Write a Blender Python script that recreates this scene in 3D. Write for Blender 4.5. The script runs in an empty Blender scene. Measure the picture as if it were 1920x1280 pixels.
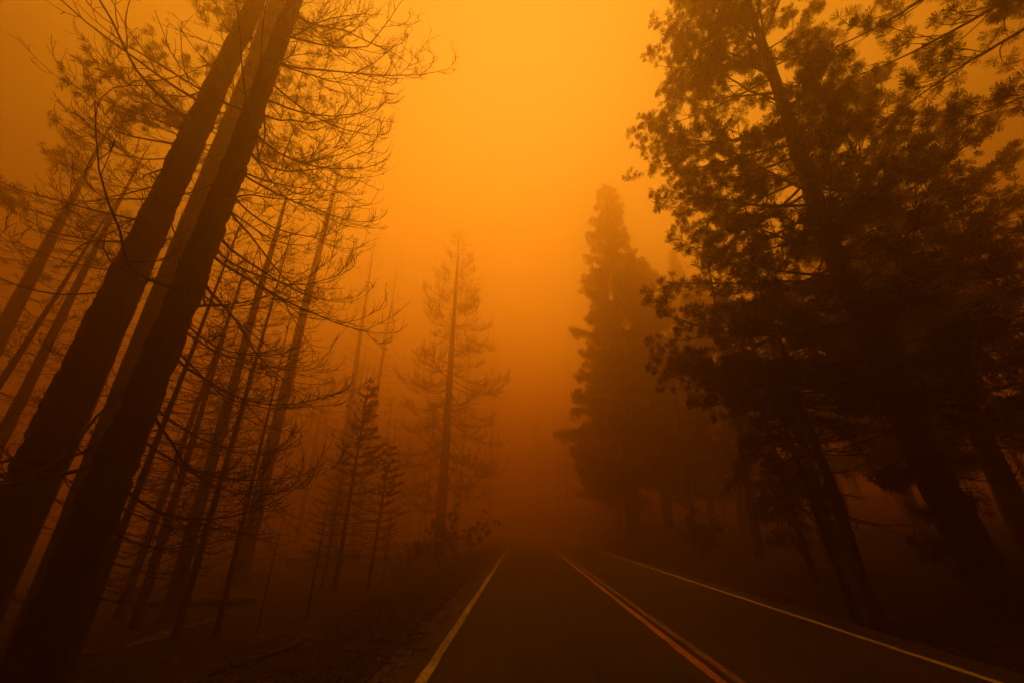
import bpy, math, random
import numpy as np
R = math.radians
C = bpy.context.scene.collection
SC = bpy.context.scene

# ------------------------------------------------------------------ camera
cam_d = bpy.data.cameras.new('camera')
cam_d.lens = 14.4; cam_d.sensor_width = 36; cam_d.clip_start = 0.05; cam_d.clip_end = 2000
cam = bpy.data.objects.new('camera', cam_d); C.objects.link(cam)
cam.location = (0, 0, 1.7)
cam.rotation_euler = (R(90 + 24.19), 0, R(1.36))
SC.camera = cam

# ------------------------------------------------------------------ sky, sun, exposure
SUN_EL, SUN_AZ = 59.0, 0.5            # degrees; azimuth measured from +Y towards +X
world = bpy.data.worlds.new('World'); SC.world = world; world.use_nodes = True
wn = world.node_tree; wn.nodes.clear()
wo = wn.nodes.new('ShaderNodeOutputWorld'); wb = wn.nodes.new('ShaderNodeBackground')
sky = wn.nodes.new('ShaderNodeTexSky'); sky.sky_type = 'NISHITA'; sky.sun_disc = False
sky.sun_elevation = R(SUN_EL); sky.sun_rotation = R(SUN_AZ)
sky.air_density = 1.0; sky.dust_density = 1.0; sky.ozone_density = 1.0
# the sun is buried in smoke: the sky glows broadly round it, yellow at the core and redder the longer the light's way through the smoke
def wmath(op, a, b=None):
    n = wn.nodes.new('ShaderNodeMath'); n.operation = op
    for k, x in enumerate((a, b)):
        if x is None: continue
        if isinstance(x, (int, float)): n.inputs[k].default_value = x
        else: wn.links.new(x, n.inputs[k])
    return n.outputs[0]
sdir = (math.sin(R(SUN_AZ)) * math.cos(R(SUN_EL)), math.cos(R(SUN_AZ)) * math.cos(R(SUN_EL)), math.sin(R(SUN_EL)))
wtc = wn.nodes.new('ShaderNodeTexCoord'); wdot = wn.nodes.new('ShaderNodeVectorMath'); wdot.operation = 'DOT_PRODUCT'
wn.links.new(wtc.outputs['Generated'], wdot.inputs[0]); wdot.inputs[1].default_value = sdir
def glow(g):            # Henyey-Greenstein lobe, 1 at its mean
    return wmath('DIVIDE', 1 - g * g, wmath('POWER', wmath('SUBTRACT', 1 + g * g, wmath('MULTIPLY', wdot.outputs['Value'], 2 * g)), 1.5))
GLOW = ((0.42, 1.55), (0.48, 0.92), (0.68, 0.05))       # (lobe width, strength) for red, green, blue
wcomb = wn.nodes.new('ShaderNodeCombineColor')
for k, (g, a) in enumerate(GLOW): wn.links.new(wmath('MULTIPLY', glow(g), a), wcomb.inputs[k])
smoke = wn.nodes.new('ShaderNodeMix'); smoke.data_type = 'RGBA'; smoke.blend_type = 'MULTIPLY'; smoke.inputs[0].default_value = 1.0
smoke.inputs[7].default_value = (0.03, 0.012, 0.001, 1)     # what is left of the blue sky behind the smoke
wn.links.new(sky.outputs[0], smoke.inputs[6])
wadd = wn.nodes.new('ShaderNodeMix'); wadd.data_type = 'RGBA'; wadd.blend_type = 'ADD'; wadd.inputs[0].default_value = 1.0
wn.links.new(smoke.outputs[2], wadd.inputs[6]); wn.links.new(wcomb.outputs[0], wadd.inputs[7])
wn.links.new(wadd.outputs[2], wb.inputs[0]); wb.inputs[1].default_value = 0.1
wn.links.new(wb.outputs[0], wo.inputs[0])

sun_d = bpy.data.lights.new('sun', 'SUN'); sun_d.energy = 3.55; sun_d.angle = R(80)
sun_d.color = (1.0, 0.49, 0.02)
sun = bpy.data.objects.new('sun', sun_d); C.objects.link(sun)
sun.rotation_euler = (R(90 - SUN_EL), 0, R(180 - SUN_AZ))
sun.location = (0, 60, 80)

SC.view_settings.view_transform = 'Standard'; SC.view_settings.look = 'None'
SC.view_settings.gamma = 1; SC.view_settings.use_curve_mapping = False
SC.view_settings.exposure = 0.0
SC.cycles.max_bounces = 8; SC.cycles.volume_bounces = 3; SC.cycles.diffuse_bounces = 2
SC.cycles.use_denoising = True
HAZE_DENSITY, HAZE_ANISO, HAZE_TOP = 0.031, 0.85, 47.0

# ------------------------------------------------------------------ materials
def new_mat(name):
    m = bpy.data.materials.new(name); m.use_nodes = True
    nt = m.node_tree; b = nt.nodes['Principled BSDF']
    return m, nt, b
def noise(nt, scale, detail=4, rough=0.6, vec=None, dist=0.0):
    n = nt.nodes.new('ShaderNodeTexNoise'); n.inputs['Scale'].default_value = scale
    n.inputs['Detail'].default_value = detail; n.inputs['Roughness'].default_value = rough
    n.inputs['Distortion'].default_value = dist
    if vec: nt.links.new(vec, n.inputs['Vector'])
    return n.outputs[0]
def ramp(nt, fac, stops):
    r = nt.nodes.new('ShaderNodeValToRGB'); e = r.color_ramp.elements
    while len(e) < len(stops): e.new(0.5)
    for k, (p, c) in enumerate(stops): e[k].position = p; e[k].color = (*c, 1)
    nt.links.new(fac, r.inputs[0]); return r.outputs[0]
def bump(nt, b, h, strength, dist):
    n = nt.nodes.new('ShaderNodeBump'); n.inputs['Strength'].default_value = strength
    n.inputs['Distance'].default_value = dist
    nt.links.new(h, n.inputs['Height']); nt.links.new(n.outputs[0], b.inputs['Normal'])
def coords(nt, scale=(1, 1, 1)):
    t = nt.nodes.new('ShaderNodeTexCoord'); m = nt.nodes.new('ShaderNodeMapping')
    m.inputs['Scale'].default_value = scale
    nt.links.new(t.outputs['Object'], m.inputs[0]); return m.outputs[0]

def bark_mat(name, dark, light):
    m, nt, b = new_mat(name); v = coords(nt, (7, 7, 1.3))
    n = noise(nt, 1.6, 6, 0.65, v, 0.6)
    nt.links.new(ramp(nt, n, [(0.35, dark), (0.68, light)]), b.inputs['Base Color'])
    b.inputs['Roughness'].default_value = 0.95; b.inputs['Specular IOR Level'].default_value = 0.15
    bump(nt, b, n, 0.9, 0.05); return m
def plain_mat(name, a, c, scale=3.0, rough=0.9):
    m, nt, b = new_mat(name); n = noise(nt, scale, 3, 0.6, coords(nt))
    nt.links.new(ramp(nt, n, [(0.35, a), (0.65, c)]), b.inputs['Base Color'])
    b.inputs['Roughness'].default_value = rough; b.inputs['Specular IOR Level'].default_value = 0.15
    return m
M = {}
M['char'] = bark_mat('charred_bark', (0.012, 0.010, 0.009), (0.045, 0.034, 0.027))
M['bark'] = bark_mat('pine_bark', (0.022, 0.015, 0.011), (0.075, 0.045, 0.03))
M['twig'] = plain_mat('dead_twig', (0.018, 0.014, 0.011), (0.05, 0.037, 0.028))
M['needle'] = plain_mat('pine_needles', (0.028, 0.034, 0.012), (0.065, 0.058, 0.022), 1.2)
M['scorch'] = plain_mat('scorched_needles', (0.04, 0.026, 0.012), (0.085, 0.052, 0.022), 1.2)

def ground_mat():
    m, nt, b = new_mat('burnt_forest_floor'); v = coords(nt)
    a = noise(nt, 0.35, 6, 0.65, v); f = noise(nt, 9, 5, 0.7, v)
    c1 = ramp(nt, a, [(0.3, (0.012, 0.008, 0.006)), (0.55, (0.028, 0.017, 0.012)), (0.75, (0.055, 0.036, 0.026))])
    c2 = ramp(nt, f, [(0.3, (0.25, 0.25, 0.25)), (0.7, (1.3, 1.2, 1.1))])
    x = nt.nodes.new('ShaderNodeMix'); x.data_type = 'RGBA'; x.blend_type = 'MULTIPLY'; x.inputs[0].default_value = 1
    nt.links.new(c1, x.inputs[6]); nt.links.new(c2, x.inputs[7]); nt.links.new(x.outputs[2], b.inputs['Base Color'])
    b.inputs['Roughness'].default_value = 1.0; b.inputs['Specular IOR Level'].default_value = 0.1
    bump(nt, b, f, 1.0, 0.08); return m
M['ground'] = ground_mat()
def asphalt_nodes(nt, v):
    a = noise(nt, 60, 4, 0.75, v); w = noise(nt, 0.6, 4, 0.6, v)
    mp = nt.nodes.new('ShaderNodeMapping'); mp.inputs['Scale'].default_value = (1.5, .05, 1); nt.links.new(v, mp.inputs[0])
    st = ramp(nt, noise(nt, 1.6, 5, 0.65, mp.outputs[0]), [(0.32, (0.62, 0.62, 0.62)), (0.68, (1.35, 1.35, 1.35))])
    c1 = ramp(nt, a, [(0.3, (0.012, 0.0088, 0.0075)), (0.7, (0.044, 0.0275, 0.022))])
    c2 = ramp(nt, w, [(0.35, (0.7, 0.7, 0.7)), (0.7, (1.15, 1.13, 1.1))])
    x = nt.nodes.new('ShaderNodeMix'); x.data_type = 'RGBA'; x.blend_type = 'MULTIPLY'; x.inputs[0].default_value = 1
    nt.links.new(c1, x.inputs[6]); nt.links.new(c2, x.inputs[7])
    x2 = nt.nodes.new('ShaderNodeMix'); x2.data_type = 'RGBA'; x2.blend_type = 'MULTIPLY'; x2.inputs[0].default_value = 1
    nt.links.new(x.outputs[2], x2.inputs[6]); nt.links.new(st, x2.inputs[7]); return x2.outputs[2], a
def asphalt_mat():
    m, nt, b = new_mat('asphalt'); v = coords(nt); c, h = asphalt_nodes(nt, v)
    nt.links.new(c, b.inputs['Base Color']); b.inputs['Roughness'].default_value = 0.9
    b.inputs['Specular IOR Level'].default_value = 0.2; bump(nt, b, h, 0.5, 0.01); return m
M['asphalt'] = asphalt_mat()
def paint_mat(name, col, wear):
    m, nt, b = new_mat(name); v = coords(nt); c, h = asphalt_nodes(nt, v)
    w = noise(nt, 14, 6, 0.75, v); w2 = noise(nt, 0.7, 3, 0.6, v)
    ad = nt.nodes.new('ShaderNodeMath'); ad.operation = 'MULTIPLY_ADD'; ad.inputs[1].default_value = 0.5
    nt.links.new(w2, ad.inputs[0]); nt.links.new(w, ad.inputs[2])
    mask = ramp(nt, ad.outputs[0], [(wear - 0.06, (1, 1, 1)), (wear + 0.10, (0.12, 0.12, 0.12))])
    x = nt.nodes.new('ShaderNodeMix'); x.data_type = 'RGBA'
    nt.links.new(mask, x.inputs[0]); nt.links.new(c, x.inputs[6]); x.inputs[7].default_value = (*col, 1)
    nt.links.new(x.outputs[2], b.inputs['Base Color']); b.inputs['Roughness'].default_value = 0.75
    bump(nt, b, h, 0.4, 0.006); return m
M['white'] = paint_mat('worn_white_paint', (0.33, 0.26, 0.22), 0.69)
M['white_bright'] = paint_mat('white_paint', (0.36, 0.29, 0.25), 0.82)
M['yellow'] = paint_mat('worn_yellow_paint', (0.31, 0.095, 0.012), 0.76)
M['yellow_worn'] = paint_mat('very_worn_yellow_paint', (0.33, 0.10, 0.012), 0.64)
M['stone'] = plain_mat('sooty_stone', (0.05, 0.045, 0.04), (0.16, 0.14, 0.12), 6)
M['earth'] = plain_mat('pale_ground', (0.020, 0.013, 0.009), (0.048, 0.030, 0.021), 5)
M['grass'] = plain_mat('dry_grass', (0.05, 0.04, 0.02), (0.14, 0.10, 0.05), 2)
M['tar'] = plain_mat('tar_patch', (0.010, 0.010, 0.010), (0.02, 0.02, 0.02), 9, 0.7)

# ------------------------------------------------------------------ mesh helpers
class Acc:
    """collects tubes and needles; build() links them as one mesh object"""
    def __init__(s): s.v = []; s.q = []; s.t = []; s.n = 0
    def add(s, v, q=None, t=None):
        s.v.append(v)
        if q is not None and len(q): s.q.append(q + s.n)
        if t is not None and len(t): s.t.append(t + s.n)
        s.n += len(v)
    def build(s, name, mat, parent=None, smooth=True):
        me = bpy.data.meshes.new(name)
        if s.n:
            v = np.concatenate(s.v).astype(np.float32)
            q = np.concatenate(s.q) if s.q else np.zeros((0, 4), int)
            t = np.concatenate(s.t) if s.t else np.zeros((0, 3), int)
            me.vertices.add(len(v)); me.vertices.foreach_set('co', v.ravel())
            me.loops.add(q.size + t.size)
            me.loops.foreach_set('vertex_index', np.concatenate([q.ravel(), t.ravel()]).astype(np.int32))
            me.polygons.add(len(q) + len(t))
            me.polygons.foreach_set('loop_start', np.concatenate([np.arange(len(q)) * 4, q.size + np.arange(len(t)) * 3]).astype(np.int32))
            me.polygons.foreach_set('use_smooth', np.full(len(q) + len(t), smooth, dtype=bool))
            me.update(calc_edges=True)
        me.materials.append(mat)
        o = bpy.data.objects.new(name, me); C.objects.link(o)
        if parent: o.parent = parent
        return o
_ring = {}
def ring(n):
    if n not in _ring:
        a = np.arange(n) * 2 * np.pi / n; _ring[n] = (np.cos(a), np.sin(a))
    return _ring[n]
_qc = {}
def quads(m, n):
    if (m, n) not in _qc:
        i = np.arange(m - 1)[:, None] * n; j = np.arange(n)[None, :]; k = (j + 1) % n
        _qc[(m, n)] = np.stack([i + j, i + k, i + n + k, i + n + j], -1).reshape(-1, 4)
    return _qc[(m, n)]
def tube(acc, p, r, n=4, rough=None):
    m = len(p); d = np.empty_like(p); d[1:-1] = p[2:] - p[:-2]; d[0] = p[1] - p[0]; d[-1] = p[-1] - p[-2]
    d /= np.sqrt((d * d).sum(1))[:, None] + 1e-9
    ref = np.array([0., 0, 1]) if abs(d[:, 2]).mean() < 0.8 else np.array([1., 0, 0])
    u = np.cross(d, ref); u /= np.sqrt((u * u).sum(1))[:, None] + 1e-9
    w = np.cross(d, u); c, s = ring(n)
    rr = r[:, None] * (np.ones((m, n)) if rough is None else rough)
    v = p[:, None, :] + rr[:, :, None] * (u[:, None, :] * c[None, :, None] + w[:, None, :] * s[None, :, None])
    acc.add(v.reshape(-1, 3), quads(m, n))
def dirv(az, el):
    ce = math.cos(el); return np.array([math.sin(az) * ce, math.cos(az) * ce, math.sin(el)])
def arc(rng, p0, az, e0, e1, L, n, wob=0.12, power=1.3):
    t = np.linspace(0, 1, n)
    el = e0 + (e1 - e0) * t ** power + np.cumsum(rng.normal(0, wob, n)) * 0.5
    a = az + np.cumsum(rng.normal(0, wob, n))
    d = np.stack([np.sin(a) * np.cos(el), np.cos(a) * np.cos(el), np.sin(el)], -1)
    p = np.empty((n, 3)); p[0] = p0; p[1:] = p0 + np.cumsum(d[:-1], 0) * (L / (n - 1))
    return p, a, el
def at(p, t):
    x = t * (len(p) - 1); i = min(int(x), len(p) - 2); f = x - i
    return p[i] * (1 - f) + p[i + 1] * f, i
def curl(rng, p0, d, L, turn, n=6):
    """twig that hooks over: direction turns by `turn` radians, mostly upwards"""
    up = np.array([rng.normal(0, .5), rng.normal(0, .5), 1.0]); up -= d * (up @ d); up /= np.linalg.norm(up) + 1e-9
    th = turn * np.linspace(0, 1, n) ** 1.4
    s = np.cos(th)[:, None] * d + np.sin(th)[:, None] * up
    p = np.empty((n, 3)); p[0] = p0; p[1:] = p0 + np.cumsum(s[:-1], 0) * (L / (n - 1)); return p

# ---- bare, burnt limb: main axis sags then lifts, with side shoots and hooked twigs
def bare_limb(acc, rng, p0, az, L, r0, e0=-0.5, e1=0.5, detail=1.0, curly=1.0, tw=0.0055, broken=False, cone=None):
    curly = curly * rng.uniform(.35, 1.3); p, a, el = arc(rng, p0, az, e0, e1, L, 10, rng.uniform(.08, .22))
    t = np.linspace(0, 1, 10); rad = r0 * (1 - 0.86 * t ** 0.9)
    if broken: rad = r0 * (1 - 0.35 * t)
    far = tw > .0115; k2, k3 = (4, 4) if far else (6, 6)
    tube(acc, p, rad, 4 if far else 6)
    ns = int(L * 2.9 * detail) + 2
    if broken: ns = max(1, ns // 3)
    for k in range(ns):
        tt = rng.uniform(0.22, 1.0); q, i = at(p, tt); side = 1 if (k % 2) else -1
        sa = a[i] + side * rng.uniform(0.35, 1.15); l2 = L * rng.uniform(0.14, 0.55) * (1.25 - tt * 0.7)
        l2 = min(l2, 2.2)
        se = el[i] + rng.uniform(-0.35, 0.3)
        p2, a2, e2 = arc(rng, q, sa, se, se + rng.uniform(0.3, 1.9) * curly, l2, k2, 0.14)
        r2 = max(min(rad[i] * 0.55, 0.004 + l2 * 0.009), tw)
        tube(acc, p2, np.linspace(r2, tw, k2), 3)
        nt_ = int(l2 * 6.8 * detail) + 1
        for j in range(nt_):
            t3 = rng.uniform(0.15, 1.0); q3, i3 = at(p2, t3)
            d3 = dirv(a2[i3] + rng.uniform(-1.1, 1.1), e2[i3] + rng.uniform(-0.5, 0.6))
            l3 = rng.uniform(0.18, 0.6) * min(1, 0.5 + l2 * 0.5)
            tube(acc, curl(rng, q3, d3, l3, rng.uniform(0.4, 3.3) * curly, k3), np.linspace(tw, tw * 0.6, k3), 3)
            if cone is not None and rng.random() < 0.05: cone.append((q3, d3))
    return p

# ---- needle tufts
def tufts(acc, rng, pos, dirs, n, l, w, sweep, spread=1.35, fan=False):
    """n needles fanning out of each shoot end, bent over by `sweep`"""
    if not len(pos): return
    P = np.repeat(np.asarray(pos), n, 0); D = np.repeat(np.asarray(dirs), n, 0); m = len(P)
    rnd = rng.normal(0, 1, (m, 3)); rnd -= D * (rnd * D).sum(1)[:, None]
    rnd /= np.linalg.norm(rnd, axis=1)[:, None] + 1e-9
    th = spread * np.sqrt(rng.random(m))[:, None]
    d = D * np.cos(th) + rnd * np.sin(th)
    L = l * rng.uniform(0.82, 1.12, m)[:, None]
    base = P - D * (rng.random(m)[:, None] * l * 0.45)
    mid = base + d * L * 0.55
    d2 = d * 0.75 + np.asarray(sweep)[None, :]; d2 /= np.linalg.norm(d2, axis=1)[:, None]
    tip = mid + d2 * L * 0.5
    s = np.cross(d, rng.normal(0, 1, (m, 3))); s /= np.linalg.norm(s, axis=1)[:, None] + 1e-9; s *= w
    if fan:             # dense brush of short needles with a rounded outline
        sc = rng.uniform(.8, 1.2, len(pos)).repeat(n)[:, None]
        d3 = d + np.asarray(sweep)[None, :] * .55; d3 /= np.linalg.norm(d3, axis=1)[:, None]; tip = base + d3 * L * sc
        v = np.stack([base, tip + s, tip - s], 1).reshape(-1, 3)
        acc.add(v, None, np.arange(m)[:, None] * 3 + np.array([[0, 1, 2]])); return
    v = np.stack([base, mid + s, mid - s, tip], 1).reshape(-1, 3)
    i = np.arange(m)[:, None] * 4
    acc.add(v, None, np.concatenate([i + np.array([[0, 1, 2]]), i + np.array([[2, 1, 3]])]))

# ---- living limb: returns tuft positions
def pine_limb(acc, rng, p0, az, L, r0, e0, e1, dens=1.0, tw=0.006, shoots=True, t0=.18):
    p, a, el = arc(rng, p0, az, e0, e1, L, 9, 0.10)
    t = np.linspace(0, 1, 9); rad = r0 * (1 - 0.85 * t)
    tube(acc, p, rad, 5)
    pos, dr = [p[-1]], [dirv(a[-1], el[-1])]
    for k in range(int(L * 3.6 * dens) + 2):
        tt = rng.uniform(t0, 1.0); q, i = at(p, tt); side = 1 if (k % 2) else -1
        sa = a[i] + side * rng.uniform(0.3, 1.2); l2 = min(L * rng.uniform(0.14, 0.38) * (1.2 - tt * 0.6), 1.7)
        se = el[i] + rng.uniform(-0.3, 0.35)
        p2, a2, e2 = arc(rng, q, sa, se, se + rng.uniform(0.1, 0.8), l2, 5, 0.16)
        tube(acc, p2, np.linspace(max(rad[i] * .45, tw), tw, 5), 3)
        pos.append(p2[-1]); dr.append(dirv(a2[-1], e2[-1]))
        for j in range(int(l2 * 4.2 * dens) + 1):
            t3 = rng.uniform(0.3, 1.0); q3, i3 = at(p2, t3)
            d3 = dirv(a2[i3] + rng.uniform(-1.2, 1.2), e2[i3] + rng.uniform(-0.2, 0.8))
            l3 = rng.uniform(0.12, 0.4); e3 = q3 + d3 * l3
            if shoots: tube(acc, np.stack([q3, q3 + d3 * l3 * .5, e3]), np.array([tw, tw * .8, tw * .7]), 3)
            pos.append(e3); dr.append(d3)
    return pos, dr

# ---- trunk
class Trunk:
    def __init__(s, rng, H, r0, lean=0.0, leany=0.0, flare=0.25, wob=0.03, kink=None, tip=0.03, taper=0.85, sink=0.4, fdec=0.5):
        n = max(14, int(H * 1.6)); z = np.concatenate([[-sink, 0, .25, .6, 1.1], np.linspace(1.8, H, n)])
        n = len(z); x = lean * z + np.convolve(np.cumsum(rng.normal(0, wob * .35, n)), np.ones(5) / 5, 'same') * np.clip(z / 4, 0, 1)
        y = leany * z + np.convolve(np.cumsum(rng.normal(0, wob * .35, n)), np.ones(5) / 5, 'same') * np.clip(z / 4, 0, 1)
        if kink: x = x + np.interp(z, kink[0], kink[1])
        f = np.clip(z / H, 0, 1)
        s.z, s.H = z, H; s.p = np.stack([x, y, z], -1)
        s.r = r0 * ((1 - f) ** taper * (1 - tip) + tip) + r0 * flare * np.exp(-np.clip(z + .2, 0, 9) / fdec)
    def mesh(s, acc, rng, n=12, amp=0.05, plates=0.):
        m = len(s.p); ph = rng.uniform(0, 6.28, 5)
        th = np.arange(n) * 2 * np.pi / n; zz = s.z[:, None]
        ro = 1 + amp * (np.sin(3 * th + ph[0] + zz * .35) + .7 * np.sin(5 * th + ph[1] - zz * .5) + .6 * np.sin(7 * th + ph[2])) * (0.5 + np.exp(-np.clip(zz, 0, 50) / .8))
        ro = ro + rng.normal(0, amp * .45, (m, n))
        if plates:      # furrowed bark: uneven raised plates
            k = m // 3 + 2; g = rng.normal(0, 1, (k, n // 2 + 1)); g = np.sign(g) * np.abs(g) ** .6
            off = rng.integers(0, 3, n); ri = (np.arange(m)[:, None] + off[None, :]) // 3; ci = (np.arange(n)[None, :] // 2) + 0 * ri
            plates = min(plates, .06 * float(s.r.max())); ro = ro + plates * g[np.clip(ri, 0, k - 1), ci] / s.r[:, None] + rng.normal(0, plates * .35, (m, n)) / s.r[:, None]
        tube(acc, s.p, s.r, n, ro)
    def fine(s, k):
        """resample so that the rough bark has more rings"""
        z = np.linspace(0, len(s.z) - 1, (len(s.z) - 1) * k + 1); i = np.arange(len(s.z))
        s.p = np.stack([np.interp(z, i, s.p[:, c]) for c in range(3)], -1); s.r = np.interp(z, i, s.r); s.z = np.interp(z, i, s.z)
    def at(s, h):
        return np.array([np.interp(h, s.z, s.p[:, 0]), np.interp(h, s.z, s.p[:, 1]), h]), float(np.interp(h, s.z, s.r))

def gz(x, y):
    """height of the forest floor"""
    y = np.asarray(y, float); x = np.asarray(x, float) + .006 * np.clip(y - 55, 0, None) ** 2
    n = 0.10 * np.sin(x * .9 + y * .37) * np.sin(y * .61 - x * .2) + 0.06 * np.sin(x * 2.3 - y * 1.1) * np.sin(y * 1.9 + .5) + 0.18 * np.sin(x * .21 + 1) * np.sin(y * .17)
    k = np.clip((np.abs(x - 2.2) - 5.2) / 4, 0, 1)
    left = -0.05 - 0.80 * np.clip((-x - 2.6) / 3.4, 0, 1) ** 1.2
    right = -0.06 - 0.10 * np.clip((x - 6.3) / .5, 0, 1) + 0.42 * np.clip((x - 7.0) / 2.5, 0, 1) + 0.085 * np.clip(x - 9.5, 0, 60) + 0.9 * np.clip((y - 35) / 30, 0, 2) * np.clip((x - 8) / 10, 0, 1)
    lb = np.clip((np.abs(x - 2.2) - 4.1) / 1.0, 0, 1) * 0.03 * np.sin(x * 5.1 + y * 3.3) * np.sin(y * 4.7 - x)
    return np.where(x < 2, left, right) + n * k + lb

def tag(o, label, cat=None, group=None, kind=None):
    if label: o['label'] = label
    if cat: o['category'] = cat
    if group: o['group'] = group
    if kind: o['kind'] = kind
    return o
def root(name, x, y, label, cat, group=None, z=None):
    o = bpy.data.objects.new(name, None); C.objects.link(o)
    o.location = (x, y, float(gz(x, y)) if z is None else z); o.empty_display_size = .3
    return tag(o, label, cat, group)

# ------------------------------------------------------------------ ground and road
def make_ground():
    def axis(lo, hi, fine0, fine1, f, c):
        a = [fine0]
        while a[-1] < fine1: a.append(a[-1] + f)
        st = f
        while a[-1] < hi: st = min(st * 1.12, c); a.append(a[-1] + st)
        st = f
        while a[0] > lo: st = min(st * 1.12, c); a.insert(0, a[0] - st)
        return np.array(a)
    xs = axis(-150, 150, -13, 12, .28, 4); ys = axis(-60, 220, 3, 22, .28, 4)
    X, Y = np.meshgrid(xs, ys); rng = np.random.default_rng(3)
    Z = gz(X, Y); off = np.clip((np.abs(X - 2.2) - 4.5) / 1.0, 0, 1)
    Z = Z + rng.normal(0, .022, Z.shape) * off
    a = Acc(); v = np.stack([X, Y, Z], -1).reshape(-1, 3); nx = len(xs); ny = len(ys)
    i = np.arange(ny - 1)[:, None] * nx + np.arange(nx - 1)[None, :]
    a.add(v, np.stack([i, i + 1, i + nx + 1, i + nx], -1).reshape(-1, 4))
    tag(a.build('ground', M['ground']), 'dark burnt forest floor either side of the road', kind='structure')
make_ground()

def bend(y): return -.006 * np.clip(np.asarray(y, float) - 55, 0, None) ** 2
def strip(name, x0, x1, z, mat, parent=None, y0=-40, y1=200, jag=0.0, seed=1, thick=0.0):
    rng = np.random.default_rng(seed); ys = np.concatenate([np.arange(y0, 40, .4), np.arange(40, y1 + 1, 4.)])
    n = len(ys); j0 = rng.normal(0, 1, n); j1 = rng.normal(0, 1, n)
    xb = bend(ys); a = Acc(); L = np.stack([x0 + xb + j0 * jag, ys, np.full(n, z)], -1); Rr = np.stack([x1 + xb + j1 * jag, ys, np.full(n, z)], -1)
    i = np.arange(n - 1)
    if thick:
        v = np.concatenate([L, Rr, L - [0.06, 0, thick], Rr + [0.06, 0, -thick]])
        q = np.concatenate([np.stack([i, n + i, n + i + 1, i + 1], -1), np.stack([2 * n + i, i, i + 1, 2 * n + i + 1], -1), np.stack([n + i, 3 * n + i, 3 * n + i + 1, n + i + 1], -1)])
    else:
        v = np.concatenate([L, Rr]); q = np.stack([i, n + i, n + i + 1, i + 1], -1)
    a.add(v, q); return a.build(name, mat, parent, smooth=False)
road = tag(strip('road', -1.85, 6.25, 0.0, M['asphalt'], jag=.025, thick=.14), 'dark asphalt road running straight into the smoke', kind='structure')
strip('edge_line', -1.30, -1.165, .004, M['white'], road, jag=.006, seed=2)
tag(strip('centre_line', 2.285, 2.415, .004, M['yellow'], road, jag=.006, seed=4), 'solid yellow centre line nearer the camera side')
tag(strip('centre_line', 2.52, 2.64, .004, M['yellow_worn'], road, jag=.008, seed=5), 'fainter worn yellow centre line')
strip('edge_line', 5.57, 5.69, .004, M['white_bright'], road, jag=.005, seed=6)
def tar_patch():
    rng = np.random.default_rng(8); a = Acc(); n = 14; th = np.arange(n) * 2 * np.pi / n
    r = 1 + rng.normal(0, .15, n); v = np.stack([.02 + .10 * r * np.cos(th), 6.22 + .05 * r * np.sin(th), np.full(n, .004)], -1)
    v = np.concatenate([v, [[.02, 6.22, .005]]]); i = np.arange(n)
    a.add(v, None, np.stack([i, (i + 1) % n, np.full(n, n)], -1)); a.build('tar_patch', M['tar'], road)
tar_patch()
def tar_seam(seed, x0, y0, x1, y1):
    rng = np.random.default_rng(seed); n = 40; t = np.linspace(0, 1, n); dx, dy = x1 - x0, y1 - y0; L = math.hypot(dx, dy)
    k = np.cumsum(rng.normal(0, .05, n)); k -= t * k[-1]; px = x0 + dx * t - dy / L * k; py = y0 + dy * t + dx / L * k; w = .012 + .014 * rng.random(n)
    a = Acc(); v = np.concatenate([np.stack([px + dy / L * w, py - dx / L * w, 0 * t + .003], -1), np.stack([px - dy / L * w, py + dx / L * w, 0 * t + .003], -1)])
    i = np.arange(n - 1); a.add(v, np.stack([i, i + 1, n + i + 1, n + i], -1)); a.build('tar_seam', M['tar'], road, smooth=False)
for q in ((301, .6, 4.5, .9, 19), (302, -1.1, 9.4, 2.2, 9.9), (303, 2.75, 12.5, 5.5, 12.0), (304, 4.3, 6, 4.0, 17), (305, -1.1, 16, 2.2, 15.4), (306, -.5, 5.5, -.35, 11)): tar_seam(*q)

# thin strip laid over the forest floor on the left, slightly paler than it
def pale_strip():
    a = Acc(); ys = np.linspace(10.2, 15.5, 30); w = .05 + .30 * np.sin(np.linspace(0, np.pi, 30)) ** .7
    cx = -9.95 + .07 * (ys - 10) + .05 * np.sin(ys * 2.1)
    cols = []
    for k in np.linspace(-1, 1, 5):
        x = cx + w * k; cols.append(np.stack([x, ys, gz(x, ys) + .05 - .02 * abs(k)], -1))
    v = np.stack(cols, 1).reshape(-1, 3); i = (np.arange(29)[:, None] * 5 + np.arange(4)[None, :])
    a.add(v, np.stack([i, i + 1, i + 6, i + 5], -1).reshape(-1, 4))
    tag(a.build('ground_strip', M['earth']), 'pale strip of ground among the left trees', kind='structure')
pale_strip()

# ------------------------------------------------------------------ builders of whole trees
LEFT = 'burnt trees left of the road'; RIGHT = 'pines right of the road'; FAR = 'trees fading into the smoke'

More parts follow.
